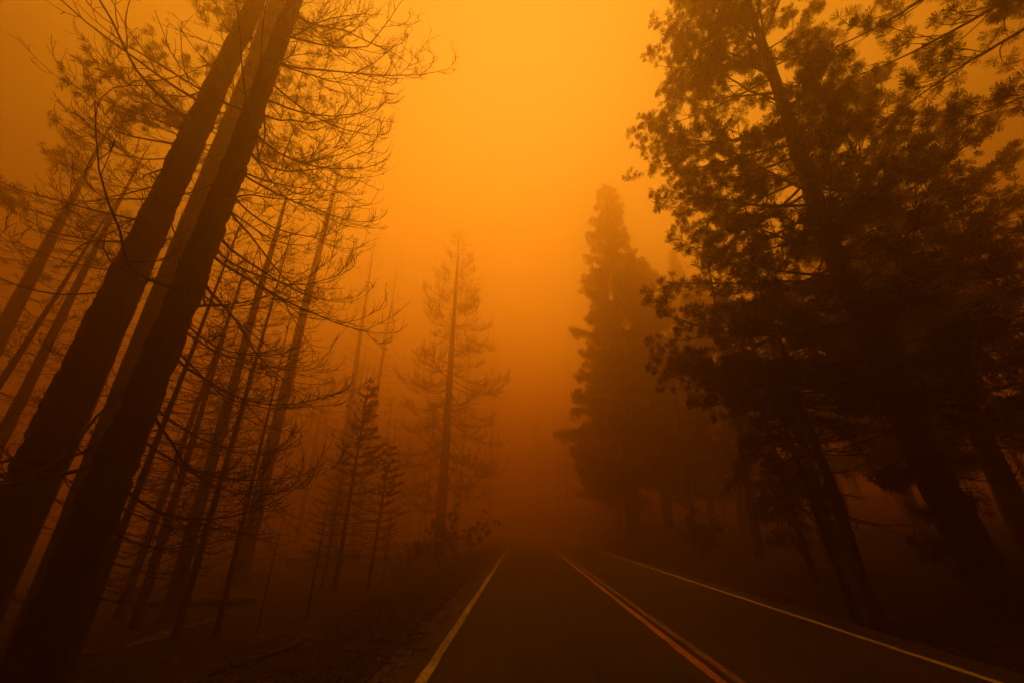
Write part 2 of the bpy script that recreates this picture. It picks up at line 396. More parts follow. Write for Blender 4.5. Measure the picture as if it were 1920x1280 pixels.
def bare_tree(seed, x, y, H, r0, label, lean=0., n=40, h0=3., Lmax=3.5, Lmin=.8, e0=-.45, e1=.5, detail=1., curly=1., tw=.0055,
              bias=None, split=False, sides=10, amp=.05, name='burnt_tree', group=LEFT, extra=(), tuft=None, hpow=1.0, rbr=.022, flare=.25, stubs=0, plate=.02, **kw):
    rng = np.random.default_rng(seed); o = root(name, x, y, label, 'tree', group)
    tr = Trunk(rng, H, r0, lean, flare=flare, **kw)
    ta = Acc()
    if split: tr.fine(6)
    tr.mesh(ta, rng, sides, amp, plate if split else 0.); ta.build('trunk', M['char'], o)
    acc = Acc(); tp, td = [], []; az = rng.uniform(0, 6.28)
    jobs = []
    for k in range(n):
        f = (k + rng.random()) / n; h = h0 + (H - h0) * f ** hpow
        az += 2.4 + rng.normal(0, .5)
        a = az
        if bias is not None and rng.random() < bias[1]: a = bias[0] + rng.normal(0, .75)
        prof = (1 - f) ** .75 * (0.75 + .25 * math.sin(f * 3.1))
        L = (Lmin + (Lmax - Lmin) * prof) * rng.uniform(.65, 1.15)
        ee0 = e0 * (1 - f) + (.35) * f + rng.normal(0, .12); br = rng.random() < .12 and f < .6
        jobs.append((h, a, L * (.3 if br else 1), ee0, e1 + rng.normal(0, .2), br, None))
    for e in extra: jobs.append(e)
    for k in range(stubs): jobs.append((rng.uniform(2, H * .7), rng.uniform(0, 6.28), rng.uniform(.12, .4), rng.normal(.1, .3), rng.normal(0, .3), True, rng.uniform(.015, .035)))
    for (h, a, L, ee0, ee1, br, rr) in jobs:
        p0, r = tr.at(min(h, H * .99)); p0 = p0 + np.array([math.sin(a), math.cos(a), 0]) * r * .5
        rb = rr * .66 if rr else min(max(L * rbr * .42, .008), r * .6 + .006)
        ac = Acc() if split else acc
        bare_limb(ac, rng, p0, a, L, rb, ee0, ee1, detail * (.35 if math.cos(a) < -.55 and split else 1), curly, tw, br)
        if split: ac.build('branch', M['twig'] if rb < .02 else M['char'], o)
    if tuft is not None:   # a living top
        h1, nt, tl, nn, tww, Lt = tuft; fa = Acc(); wa = Acc()
        for k in range(nt):
            f = (k + rng.random()) / nt; h = h1 + (H - h1) * f; a = rng.uniform(0, 6.28); p0, r = tr.at(h)
            ps, ds = pine_limb(wa, rng, p0, a, Lt * (1 - f * .8) * rng.uniform(.7, 1.1), .03, -.15 + .5 * f, .35 + .4 * f, .9, tw)
            keep = rng.random(len(ps)) < .7
            tp += [q for q, kk in zip(ps, keep) if kk]; td += [q for q, kk in zip(ds, keep) if kk]
        wa.build('upper_limbs', M['twig'], o)
        tufts(fa, rng, tp, td, nn, tl, tww, (-.3, -.1, -.15)); fa.build('crown', M['scorch'], o, smooth=False)
    if not split: acc.build('bare_crown', M['twig'], o)
    return o, tr

def pine_tree(seed, x, y, H, r0, label, lean=0., n=50, h0=4., Lmax=4., Lmin=.5, e0=-.1, e1=.35, dens=1., nn=30, tl=.24, w=.008,
              split=False, sides=10, amp=.05, name='pine_tree', group=RIGHT, sweep=(-.35, -.05, -.3), dead=10, kink=None, shape=.8, keep=1., bias=None, tw=.007, mat='needle', prof=None, flare=.25, leany=0., hpow=.9, sprouts=(), side=1., spread=1.45, fan=False, t0=None, front=1., plate=.016):
    rng = np.random.default_rng(seed); o = root(name, x, y, label, 'tree', group)
    tr = Trunk(rng, H, r0, lean, leany, flare=flare, kink=kink); ta = Acc()
    if split: tr.fine(6)
    tr.mesh(ta, rng, sides, amp, plate if split else 0.); ta.build('trunk', M['bark'], o)
    wa, fa = Acc(), Acc(); az = rng.uniform(0, 6.28)
    for k in range(n):
        f = (k + rng.random()) / n; h = h0 + (H - h0) * f ** hpow; f2 = (h - h0) / (H - h0)
        az += 2.4 + rng.normal(0, .5); a = az
        if bias is not None and rng.random() < bias[1]: a = bias[0] + rng.normal(0, .8)
        pf = (1 - f2) ** shape if prof is None else np.interp(f2, prof[0], prof[1])
        L = (Lmin + (Lmax - Lmin) * pf) * rng.uniform(.72, 1.12)
        if f2 > .3 and math.sin(a) > .2: L *= side
        if front < 1 and f2 < .55 and math.cos(a) < -.35: L *= front
        p0, r = tr.at(h); ac, nd = (Acc(), Acc()) if split else (wa, fa)
        ps, ds = pine_limb(ac, rng, p0, a, L, min(.012 + L * .009, r * .7 + .01), e0 * (1 - f2) + .6 * f2 + rng.normal(0, .1), e1 + .5 * f2 + rng.normal(0, .15), dens, tw, split, t0 if t0 is not None else .18)
        if keep < 1:
            kk = rng.random(len(ps)) < keep; ps = [q for q, z in zip(ps, kk) if z]; ds = [q for q, z in zip(ds, kk) if z]
        tufts(nd, rng, ps, ds, nn, tl, w, sweep, spread, fan)
        if split:
            b = ac.build('branch', M['bark'], o); nd.build('needles', M[mat], b, smooth=False)
    for (h, a, L) in sprouts:
        p0, r = tr.at(h); ac, nd = Acc(), Acc(); ps, ds = pine_limb(ac, rng, p0, R(a), L, .02, -.3, -.5, 1.6, tw)
        tufts(nd, rng, ps, ds, nn, tl, w, sweep, spread, fan); b = ac.build('branch', M['bark'], o); nd.build('needles', M[mat], b, smooth=False)
    top, _ = tr.at(H); tufts(fa if not split else (nd := Acc()), rng, [top], [np.array([0, 0, 1.])], nn * 2, tl, w, sweep)
    da = Acc()
    for k in range(dead):       # bare dead limbs below the crown
        h = rng.uniform(max(1.8, h0 * .45), h0 + (H - h0) * .35); p0, r = tr.at(h)
        sep = split or group == RIGHT; ad = Acc() if sep else da
        bare_limb(ad, rng, p0, rng.uniform(0, 6.28), rng.uniform(.6, Lmax * .75), .02, -.3, .1, .8, .5, tw)
        if sep: ad.build('dead_branch', M['twig'], o)
    if not split:
        if da.n: da.build('dead_limbs', M['twig'], o)
        wa.build('limbs', M['bark'], o); fa.build('crown', M[mat], o, smooth=False)
    else: nd.build('crown_tip', M[mat], o, smooth=False)
    return o, tr

def fir(seed, x, y, H, r0, label, lean=0., name='fir_sapling', group='young firs beside the road verge', needles=0.5, h0=.6, Lmax=1.3, per=11, e0=-.25, e1=.5, side=None, tw=.005, hair=1.0, mat='twig', cat='tree', h1=1.0, nl=.09, tier=0.):
    """slim young conifer: whorls of thin arching side branches, some still carrying needles towards the top"""
    rng = np.random.default_rng(seed); o = root(name, x, y, label, cat, group); tr = Trunk(rng, H, r0, lean, wob=.015, flare=.2, tip=.06); ta = Acc()
    tr.mesh(ta, rng, 7, .04); ta.build('trunk', M['char'], o); wa, fa = Acc(), Acc()
    nb = int((H - h0) * per)
    for k in range(nb):
        f = (k + rng.random()) / nb; h = h0 + (H * h1 - h0) * f; a = k * 2.4 + rng.normal(0, .4)
        if tier: h = h0 + round((h - h0) / tier) * tier + rng.normal(0, tier * .07)
        p0, r = tr.at(min(h, H))
        L = Lmax * ((1 - f) ** .8 * .9 + .1) * rng.uniform(.55, 1.15) * min(1, .55 + f * 2)
        p, aa, el = arc(rng, p0, a, e0 * (1 - f) + .35 * f + rng.normal(0, .08), e1 + .3 * f + rng.normal(0, .12), L, 7, .06)
        tube(wa, p, np.linspace(min(.012, .004 + L * .006), tw * .7, 7), 4)
        for j in range(int(L * 7 * hair) + 1):
            t3 = rng.uniform(.2, 1.); q3, i3 = at(p, t3); l3 = rng.uniform(.12, .34) * min(1., L) * (1.25 - t3 * .7)
            d3 = dirv(aa[i3] + (1 if j % 2 else -1) * rng.uniform(.4, 1.), el[i3] + rng.uniform(-.1, .5))
            tube(wa, curl(rng, q3, d3, l3, rng.uniform(.1, .9), 4), np.linspace(tw * .8, tw * .5, 4), 3)
            if needles and f > 1 - needles and (side is None or rng.random() < .5 + .5 * math.cos(a - side)):
                pts = [q3 + d3 * l3 * s for s in (.25, .5, .75, 1.)]; tufts(fa, rng, pts, [d3] * 4, 7, nl, nl * .09, (0, 0, -.1), 1.1)
        if needles and f > 1 - needles and (side is None or rng.random() < .5 + .5 * math.cos(a - side)):
            pts = [at(p, s)[0] for s in np.linspace(.15, 1, 9)]; tufts(fa, rng, pts, [dirv(aa[3], el[3])] * 9, 9, nl, nl * .09, (0, 0, -.1), 1.2)
    wa.build('side_branches', M['twig'], o)
    if fa.n: fa.build('needles', M['scorch'], o, smooth=False)
    return o

# ------------------------------------------------------------------ near left trees
E = (lambda h, a, L, e0, e1, r=None, br=False: (h, R(a), L, R(e0), R(e1), br, r))    # a: 0 = away from camera, 90 = right, -90 = left
bare_tree(11, -9.55, 8.1, 27, .41, 'thick black charred trunk, leftmost of the three big burnt trees', .012, n=30, h0=7.5, Lmax=3.4, Lmin=.9, detail=1.1, curly=1.25,
          bias=(R(-92), .5), split=True, sides=34, amp=.03, taper=.6, tip=.2, flare=.3, tw=.0066, stubs=22,
          extra=[E(13.2, -168, 4.8, -8, -14, .075), E(11.8, -88, 3.4, 6, 62, .05), E(9.1, -86, 3.0, 10, -18, .055), E(8.7, -60, 2.2, 14, -40, .04), E(10.6, -70, 2.4, 20, -70, .045), E(10.0, -95, 2.7, 0, 30, .035),
                 E(6.1, -92, 1.3, -10, 75, .025), E(4.0, -100, .75, -25, -12, .05, True), E(4.6, -80, 1.0, 25, 50, .016), E(3.3, -110, .9, 35, 50, .016), E(14.2, -140, 4.6, -4, 10, .06),
                 E(13.8, -85, 4.2, 8, 48, .055), E(12.5, -100, 3.9, 4, 55, .05), E(15.2, -70, 4.6, 5, 45, .055), E(5.2, 70, .8, 10, 30, .016), E(4.4, 60, .7, 25, 40, .016), E(8.0, 85, 1.4, -12, -20, .04)])
bare_tree(12, -6.86, 7.0, 26, .30, 'charred tree with long sagging bare limbs reaching right, in front of two big trunks', .001, n=50, h0=3.4, Lmax=4.4, Lmin=1.2,
          e0=-.75, e1=.5, detail=1.0, curly=1.3, bias=(R(76), .62), split=True, sides=34, amp=.04, flare=1.1, fdec=.8, taper=.6, tip=.2, tw=.006, stubs=18,
          extra=[E(3.2, 75, 3.5, -38, 45, .045), E(4.0, 60, 3.4, -30, 35, .04), E(5.6, 70, 3.6, -38, 30, .045), E(6.6, 80, .75, 8, -8, .04, True), E(8.2, 75, 3.5, -48, 60, .045), E(6.1, 55, 3.0, -20, 35, .035),
                 E(7.1, 82, 3.2, -40, 50, .04), E(9.6, 78, 3.4, -45, 70, .04), E(10.3, 80, 3.6, -40, 60, .045), E(11.0, 62, 3.6, -38, 75, .04), E(11.6, 70, 3.8, -35, 55, .05), E(12.2, 88, 3.4, -30, 80, .04),
                 E(12.8, 85, 3.6, -30, 70, .045), E(13.5, 66, 3.8, -28, 75, .045), E(14.3, 72, 5.2, -10, 70, .05), E(9.2, 65, 2.8, -35, 80, .035), E(15.5, 76, 4.4, -12, 40, .05), E(16.6, 70, 4.4, -5, 40, .05),
                 E(2.2, 62, 1.6, -35, 20, .02), E(2.6, 75, 2.4, -30, 40, .028), E(1.7, 70, 1.1, -25, 10, .018), E(4.6, 85, 3.0, -40, 55, .035), E(2.9, 50, 2.6, -30, 40, .026)])
bare_tree(13, -11.62, 11.5, 35, .43, 'tall smoke-veiled trunk with needled top, between the two nearest charred trunks', -.016, n=34, h0=11., Lmax=4.6, Lmin=1., detail=.8, curly=1.25,
          sides=20, amp=.03, taper=.4, tip=.35, tw=.009, tuft=(15.5, 60, .22, 22, .010, 4.7))

# ------------------------------------------------------------------ farther trees at the left edge
bare_tree(21, -21.2, 15, 24, .36, 'hazy burnt pine with swept thinning needles, upper left behind the black trunk', -.046, n=44, h0=6., Lmax=4.2, detail=.7, curly=1.2, tw=.013, tuft=(13.0, 22, .30, 14, .012, 3.8), sides=10)
bare_tree(22, -24.8, 17, 19, .25, 'slim hazy bare trunk second from the left edge, behind the black trunk', -.027, n=46, h0=3., Lmax=2.4, e0=-.3, e1=.2, detail=.5, tw=.010, curly=.6)
bare_tree(23, -18.7, 13, 16, .16, 'thin leaning bare trunk crossing behind the leftmost black trunk', .114, n=54, h0=2., Lmax=2.0, e0=-.35, e1=.15, detail=.55, tw=.008, curly=.6)
bare_tree(24, -18.2, 14, 20, .24, 'straight hazy bare trunk just left of the leftmost black trunk', .008, n=46, h0=3., Lmax=2.2, e0=-.3, e1=.2, detail=.5, tw=.009, curly=.6)
bare_tree(25, -24.4, 20, 20, .18, 'faint thin trunk close behind the left edge of the leftmost black trunk', -.019, n=40, h0=4., Lmax=2.0, detail=.5, tw=.011, curly=.6)
bare_tree(26, -15.5, 14, 15, .12, 'thin bare trunk seen in the gap between the two thickest left trunks', .009, n=70, h0=2., Lmax=2.0, e0=-.2, e1=.2, detail=.6, tw=.008, curly=.6)
# ------------------------------------------------------------------ thin dead trees right of the big trunks
fir(31, -8.71, 9.5, 11.5, .095, 'slim dead conifer with dense arching twigs close right of the charred tree with sagging limbs', .038, name='dead_conifer', group=LEFT, needles=0, h0=1.2, Lmax=2.3, per=15, e0=-.35, e1=.75, tw=.0095, hair=1.2)
fir(32, -12.74, 15, 14, .14, 'hazy dead conifer, leftmost of the thin trunks standing clear right of the big trees', .043, name='dead_conifer', group=LEFT, needles=0, h0=2., Lmax=2.0, per=11, tw=.011, hair=.9)
fir(33, -11.30, 14, 13, .15, 'dark straight dead conifer, second of the thin trunks right of the big trees', -.012, name='dead_conifer', group=LEFT, needles=0, h0=2.2, Lmax=1.9, per=12, e0=-.35, e1=.6, tw=.011, hair=1.)
bare_tree(34, -11.30, 15.2, 17.5, .23, 'hazy thicker bare trunk standing close behind a thin black one', -.009, n=60, h0=2.5, Lmax=2.3, e0=-.3, e1=.4, detail=.6, tw=.009, curly=.7, taper=.6, tip=.2)
fir(35, -9.02, 12.6, 13.5, .105, 'thin black dead conifer crossing in front of the hazy thicker trunk', .009, name='dead_conifer', group=LEFT, needles=0, h0=1.6, Lmax=2.1, per=13, e0=-.3, e1=.7, tw=.0105, hair=1.)
bare_tree(36, -13.44, 22, 27, .36, 'tall hazy trunk with drooping boughs, right of the thin dead conifers', .007, n=46, h0=3., Lmax=4.2, e0=-.8, e1=.1, detail=.6, tw=.012, taper=.6, tip=.12)
fir(37, -8.03, 12.7, 8.5, .085, 'short thin dead conifer with even rungs of twigs before the tall hazy trunk', -.010, name='dead_conifer', group=LEFT, needles=0, h0=.8, Lmax=1.5, per=12, e0=-.1, e1=.4, tw=.008, hair=.7)
fir(38, -7.13, 13, 3.0, .028, 'tiny bare sapling stem rising from the dark slope left of the saplings', .013, name='dead_sapling', needles=0, h0=.5, Lmax=.5, per=9, tw=.006, hair=.5)
# saplings by the verge
fir(41, -8.01, 20, 9.3, .11, 'tallest young fir left of the road with needles left on its top', .018, needles=.56, h0=.9, Lmax=2.4, per=21, e0=-.10, e1=.26, side=R(85), tw=.011, hair=1.2, nl=.10, tier=.42)
fir(42, -8.98, 21, 6.4, .085, 'bare young fir standing just left of the tallest young fir', .016, needles=0, h0=.8, Lmax=1.9, per=14, e0=-.1, e1=.5, tw=.011)
fir(43, -6.40, 14.2, 3.6, .04, 'slender bare sapling, leftmost of the young firs by the verge', .023, needles=0, h0=1.2, Lmax=.8, per=17, tw=.008, hair=.7)
fir(44, -6.59, 20, 6.0, .07, 'young fir with a few needled upper branches, nearest the road edge', .043, needles=.5, h0=.8, Lmax=1.9, per=19, e0=-.08, e1=.3, side=R(85), tw=.011, hair=1.1, nl=.09, tier=.36)
fir(45, -6.60, 22, 3.0, .04, 'small bare sapling beside the young fir nearest the road edge', .038, needles=0, h0=.6, Lmax=1.0, per=13, e0=.3, e1=.7, tw=.011, hair=.6)

# ------------------------------------------------------------------ middle-distance trees
bare_tree(51, -8.3, 45, 39.5, .58, 'large hazy dead tree with drooping boughs and pointed top beside the left road edge', 0., hpow=.85, n=120, h0=5, Lmax=8.4, Lmin=.9, e0=-.75, e1=.6, detail=.85, curly=1.3, tw=.022, group=FAR, taper=.8, sides=12, rbr=.03)
bare_tree(52, -20.4, 48, 42.5, .48, 'tall faint bare conifer left of the large hazy dead tree', -.022, n=110, h0=4, Lmax=3.8, e0=-.6, e1=.4, detail=.45, tw=.022, group=FAR, rbr=.03)
bare_tree(53, -20.4, 54, 43, .42, 'faint bare conifer standing alone between tall bare conifer and large hazy tree', .022, n=110, h0=5, Lmax=3.6, e0=-.5, e1=.3, detail=.4, tw=.026, group=FAR, rbr=.03)
bare_tree(54, -10.6, 72, 45, .36, 'very faint conifer top just right of the large hazy dead tree', .024, n=110, h0=4, Lmax=4.2, e0=-.4, e1=.4, detail=.45, tw=.032, group=FAR, rbr=.03)
bare_tree(55, -6.4, 86, 44, .36, 'faintest conifer, far down the road on its left side', .004, n=90, h0=4, Lmax=4.6, e0=-.4, e1=.4, detail=.4, tw=.04, group=FAR, rbr=.03)
rng0 = np.random.default_rng(77)
for k, (x, y, H, lab) in enumerate([
        (-28, 46, 30, 'ghostly bare trunk right behind the tall hazy trunk with drooping boughs'),
        (-27, 54, 32, 'ghostly bare trunk left of the bare young firs, first of a row'),
        (-24, 58, 32, 'ghostly bare trunk above the bare young firs, second of a row'),
        (-35, 45, 30, 'ghostly trunk behind the charred tree with sagging limbs'),
        (-31.0, 24, 22, 'ghostly trunk at the very left edge of the picture')]):
    bare_tree(60 + k, x, y, H, rng0.uniform(.19, .29), lab, rng0.normal(0, .012), n=60, h0=3, Lmax=2.6, e0=-.4, e1=.2, detail=.35, tw=.02, curly=.6, group=FAR, sides=8)

# ------------------------------------------------------------------ right side
pine_tree(71, 9.35, 10.0, 27, .36, 'big dark pine right of the road with thick leaning trunk and rounded needle clumps', 0., n=122, h0=3.8, Lmax=5.3, Lmin=.5, e0=-.18, e1=.3, dens=1.25, nn=46, tl=.175, w=.0068, keep=.95, t0=.24, front=.5, fan=True, spread=1.3, sweep=(-.45, -.05, -.35), side=.72,
          split=True, sides=24, amp=.035, dead=20, kink=([0, 2.8, 9.1, 19.5, 27], [0.35, -.05, -.35, .1, .3]), prof=([0, .15, .41, .63, 1], [.95, .88, .80, .64, .05]), flare=.55, bias=(R(-78), .25), hpow=1.0, sprouts=((1.3, -95, .9), (1.9, -110, .8), (2.6, -80, 1.0), (3.1, -100, 1.2), (2.2, 70, .9)))
pine_tree(72, 14.15, 13.0, 18.5, .27, 'dark pine behind and right of the big pine, its trunk near the right edge', .008, n=64, h0=3.8, Lmax=5.4, Lmin=.8, e0=-.2, e1=.3, dens=1.1, nn=30, tl=.19, w=.011, fan=True, spread=1.35, dead=20, split=True, t0=.2, shape=.5, amp=.03, sides=14, tw=.009)
pine_tree(73, 10.9, 4.6, 20, .30, 'near black pine whose boughs hang into the upper right corner', 0., n=44, h0=9.0, Lmax=4.0, Lmin=.8, e0=-.1, e1=.25, dens=1.2, nn=56, tl=.17, w=.0046, split=True, dead=0, fan=True, spread=1.3, prof=([0, .25, .6, 1], [.55, 1, .8, .1]), bias=(R(-75), .25))
pine_tree(74, 6.62, 9.3, 7.2, .15, 'slender crooked pine under the big pine, close to the right edge line', -.03, n=20, h0=3.9, Lmax=1.9, Lmin=.4, e0=-.6, e1=-.3, dens=.9, nn=20, tl=.24, w=.008, dead=26, split=True, sides=12, kink=([0, 1, 2.4, 4], [.0, -.06, .02, -.1]))
pine_tree(75, 6.85, 10.2, 5.6, .085, 'thinnest leaning pine stem left of the slender crooked pine', -.095, n=14, h0=2.9, Lmax=1.2, Lmin=.4, e0=-.9, e1=-.8, dens=.8, nn=20, tl=.24, w=.008, dead=14, tw=.006, split=True, sides=10)
pine_tree(76, 8.9, 14.6, 9.5, .10, 'small pine with heavy drooping boughs left of the thin stems', -.06, n=44, h0=2.4, Lmax=2.1, Lmin=.5, e0=-.9, e1=-1.2, dens=1.0, nn=24, tl=.30, w=.012, dead=4, sweep=(-.1, 0, -.7), tw=.008, split=True, sides=10)
bare_tree(81, 10.65, 21, 20, .20, 'dim bare trunk right of the road, between hazy pine mass and drooping pine', .04, n=30, h0=4, Lmax=2.4, detail=.5, tw=.012, group=RIGHT, name='bare_trunk')
bare_tree(82, 12.8, 34, 17, .14, 'thin dim trunk beside the right edge line below the hazy pines', .03, n=26, h0=3, Lmax=2., detail=.4, tw=.012, group=RIGHT, name='bare_trunk')
bare_tree(83, 16.5, 33, 19, .15, 'thin dim trunk just left of the dim bare trunk', .03, n=26, h0=3, Lmax=2., detail=.4, tw=.012, group=RIGHT, name='bare_trunk')
bare_tree(84, 11.6, 17.5, 18, .19, 'dim trunk half hidden behind the small drooping pine', .02, n=26, h0=4, Lmax=2., detail=.4, tw=.011, group=RIGHT, name='bare_trunk')
bare_tree(85, 13.6, 20, 14, .12, 'faint leaning stem right of the slender crooked pine', -.04, n=24, h0=3, Lmax=1.6, detail=.5, tw=.009, group=RIGHT, name='bare_trunk')
pine_tree(91, 10.8, 44, 44.5, .66, 'tall dense hazy pine with pointed top right of the road', .028, n=150, h0=4.0, Lmax=6.6, Lmin=.35, e0=-.25, e1=.1, dens=.85, nn=19, tl=.44, w=.032, fan=True, dead=0, group=FAR, shape=.62, tw=.018, sweep=(-.15, 0, -.2))
pine_tree(92, 15.2, 47, 33, .5, 'hazy pine with rounded top, next right of the tall pointed pine', .03, n=110, h0=3, Lmax=5.8, Lmin=.6, dens=.8, nn=18, tl=.48, w=.036, fan=True, dead=0, group=FAR, shape=.45, tw=.02)
pine_tree(93, 23, 55, 40, .46, 'far hazy pine with narrow pointed top, behind the big dark pine edge', .04, n=90, h0=4, Lmax=4.2, Lmin=.25, dens=.75, nn=22, tl=.5, w=.03, fan=True, dead=0, group=FAR, shape=.7, tw=.02)
pine_tree(94, 18.0, 37, 24, .34, 'hazy pine half covered by the big dark pine', .02, n=80, h0=2.6, Lmax=4.0, Lmin=.4, dens=.8, nn=22, tl=.46, w=.026, fan=True, dead=0, group=FAR, shape=.6, tw=.018)
pine_tree(95, 13.0, 60, 36, .4, 'far hazy pine filling behind the tall pointed pine', .01, n=80, h0=3, Lmax=4.4, Lmin=.4, dens=.7, nn=18, tl=.56, w=.04, fan=True, dead=0, group=FAR, shape=.6, tw=.022)
pine_tree(96, 22.5, 26, 17, .30, 'pine far right behind the dark pine, barely seen', 0., n=60, h0=3, Lmax=4.4, Lmin=.5, dens=.7, nn=16, tl=.42, w=.036, fan=True, dead=0, group=FAR, shape=.6, tw=.016)
pine_tree(97, 18.8, 17.5, 15.5, .30, 'pine at the right picture edge behind all nearer boughs', 0., n=70, h0=3.0, Lmax=4.6, Lmin=.6, dens=.9, nn=20, tl=.30, w=.022, fan=True, dead=0, group=FAR, shape=.5, tw=.012)

# ------------------------------------------------------------------ shrubs and forest-floor things
def shrub(seed, x, y, H, label, n=9, foliage=True, spread=.6, nn=18):
    rng = np.random.default_rng(seed); o = root('shrub', x, y, label, 'shrub', 'shrubs along the verge'); wa, fa = Acc(), Acc(); ps, ds = [], []
    for k in range(n):
        a = rng.uniform(0, 6.28); p, aa, el = arc(rng, np.array([rng.normal(0, .08), rng.normal(0, .08), -.1]), a, R(88) - spread * rng.random(), R(70) - spread * rng.random(), H * rng.uniform(.7, 1.1), 7, .12)
        tube(wa, p, np.linspace(.02, .007, 7), 4)
        for j in range(7):
            q, i = at(p, rng.uniform(.4, 1)); d = dirv(aa[i] + rng.uniform(-1.5, 1.5), el[i] + rng.uniform(-.6, .4)); l = rng.uniform(.15, .45)
            tube(wa, np.stack([q, q + d * l * .5, q + d * l]), np.array([.007, .006, .005]), 3); ps.append(q + d * l); ds.append(d)
    wa.build('stems', M['twig'], o)
    if foliage: tufts(fa, rng, ps, ds, nn, .24, .014, (-.1, 0, -.2)); fa.build('foliage', M['scorch'], o, smooth=False)
shrub(101, -3.55, 26, 2.9, 'tufted young pine shrub at the left verge before the large hazy tree', 13, True, .62, 26)
shrub(102, -5.35, 25, 1.8, 'smaller rounded shrub at the foot of the large hazy tree', 10, True, .8, 22)
shrub(103, -5.2, 20, 1.9, 'leafless upright shrub on the verge right of the young firs', 14, False, .7)
shrub(104, -4.1, 23, 1.2, 'small leafless shrub nearest the far end of the left verge', 8, False, .7)
shrub(105, 9.0, 23, 2.2, 'dim rounded shrub beside the right edge line under the hazy pines', 12, True, .9)

def log(seed, name, p0, p1, r, label, cat, group=None, twigs=0):
    rng = np.random.default_rng(seed); p0 = np.array(p0, float); p1 = np.array(p1, float); c = (p0 + p1) / 2
    o = root(name, c[0], c[1], label, cat, group, z=0); o.location = c
    t = np.linspace(0, 1, 12)[:, None]; p = p0 * (1 - t) + p1 * t - c + np.cumsum(rng.normal(0, r * .12, (12, 3)), 0)
    a = Acc(); tube(a, p, np.linspace(r, r * .6, 12), 9, 1 + rng.normal(0, .06, (12, 9)))
    for e in (0, -1):
        k = 9; ce = p[e]; v = a.v[0][:k] if e == 0 else a.v[0][-k:]
        a.add(np.concatenate([v, [ce]]), None, np.stack([np.arange(k), (np.arange(k) + 1) % k, np.full(k, k)], -1))
    a.build('stem', M['char'], o)
    for k in range(twigs):
        b = Acc(); q, i = at(p, rng.uniform(.25, .95)); bare_limb(b, rng, q, rng.uniform(0, 6.28), rng.uniform(.3, .8), r * .4, .2, .5, .6, .6, .006); b.build('stub_branch', M['twig'], o)
def gp(x, y, dz): return (x, y, float(gz(x, y)) + dz)
log(201, 'fallen_log', gp(-13.6, 16.4, .16), gp(-9.6, 16.9, .16), .17, 'fallen log lying across the ground behind the thin left trunks', 'log', twigs=4)
log(202, 'fallen_branch', gp(-4.9, 12.6, .05), gp(-4.1, 13.4, .07), .05, 'dark fallen branch on the slope left of the verge', 'branch', 'fallen branches on the left slope', 2)
log(203, 'fallen_branch', gp(-6.3, 11.6, .05), gp(-5.8, 12.0, .05), .045, 'short fallen branch nearer the left trunks', 'branch', 'fallen branches on the left slope', 1)
log(204, 'fallen_branch', gp(-5.4, 8.6, .05), gp(-4.0, 9.0, .06), .04, 'long thin fallen branch at the bottom left on dark soil', 'branch', 'fallen branches on the left slope', 3)

def low_wall():
    o = root('low_wall', -13.6, 29.5, 'low sooty stone wall end with stepped top behind the thin trunks', 'wall'); rng = np.random.default_rng(5)
    for (x0, x1, h) in ((-1.45, -.35, .55), (-.3, 3.2, 1.12)):
        nrow = int(h / .27 + .5)
        for j in range(nrow):
            x = x0 + (0 if j % 2 else -.1) * (j > 0)
            while x < x1 - .12:
                w = min(rng.uniform(.38, .62), x1 - x)
                a = Acc(); hh = h / nrow
                if j == nrow - 1: hh *= rng.uniform(.65, 1.05) * (1.2 if x < x0 + .2 else .92 + .04 * (x - x0))
                bx = np.array([[sx, sy, sz] for sz in (0, 1) for sy in (-1, 1) for sx in (0, 1)], float)
                v = bx * [w - .02, .21 + rng.normal(0, .015), hh - .015] + [x, 0, j * h / nrow - (.15 if j == 0 else 0)] + rng.normal(0, .012, (8, 3))
                if j == 0: v[4:, 2] += .15
                a.add(v, np.array([[0, 2, 3, 1], [4, 5, 7, 6], [0, 1, 5, 4], [2, 6, 7, 3], [0, 4, 6, 2], [1, 3, 7, 5]]))
                a.build('stone', M['stone'], o, smooth=False); x += w
low_wall()

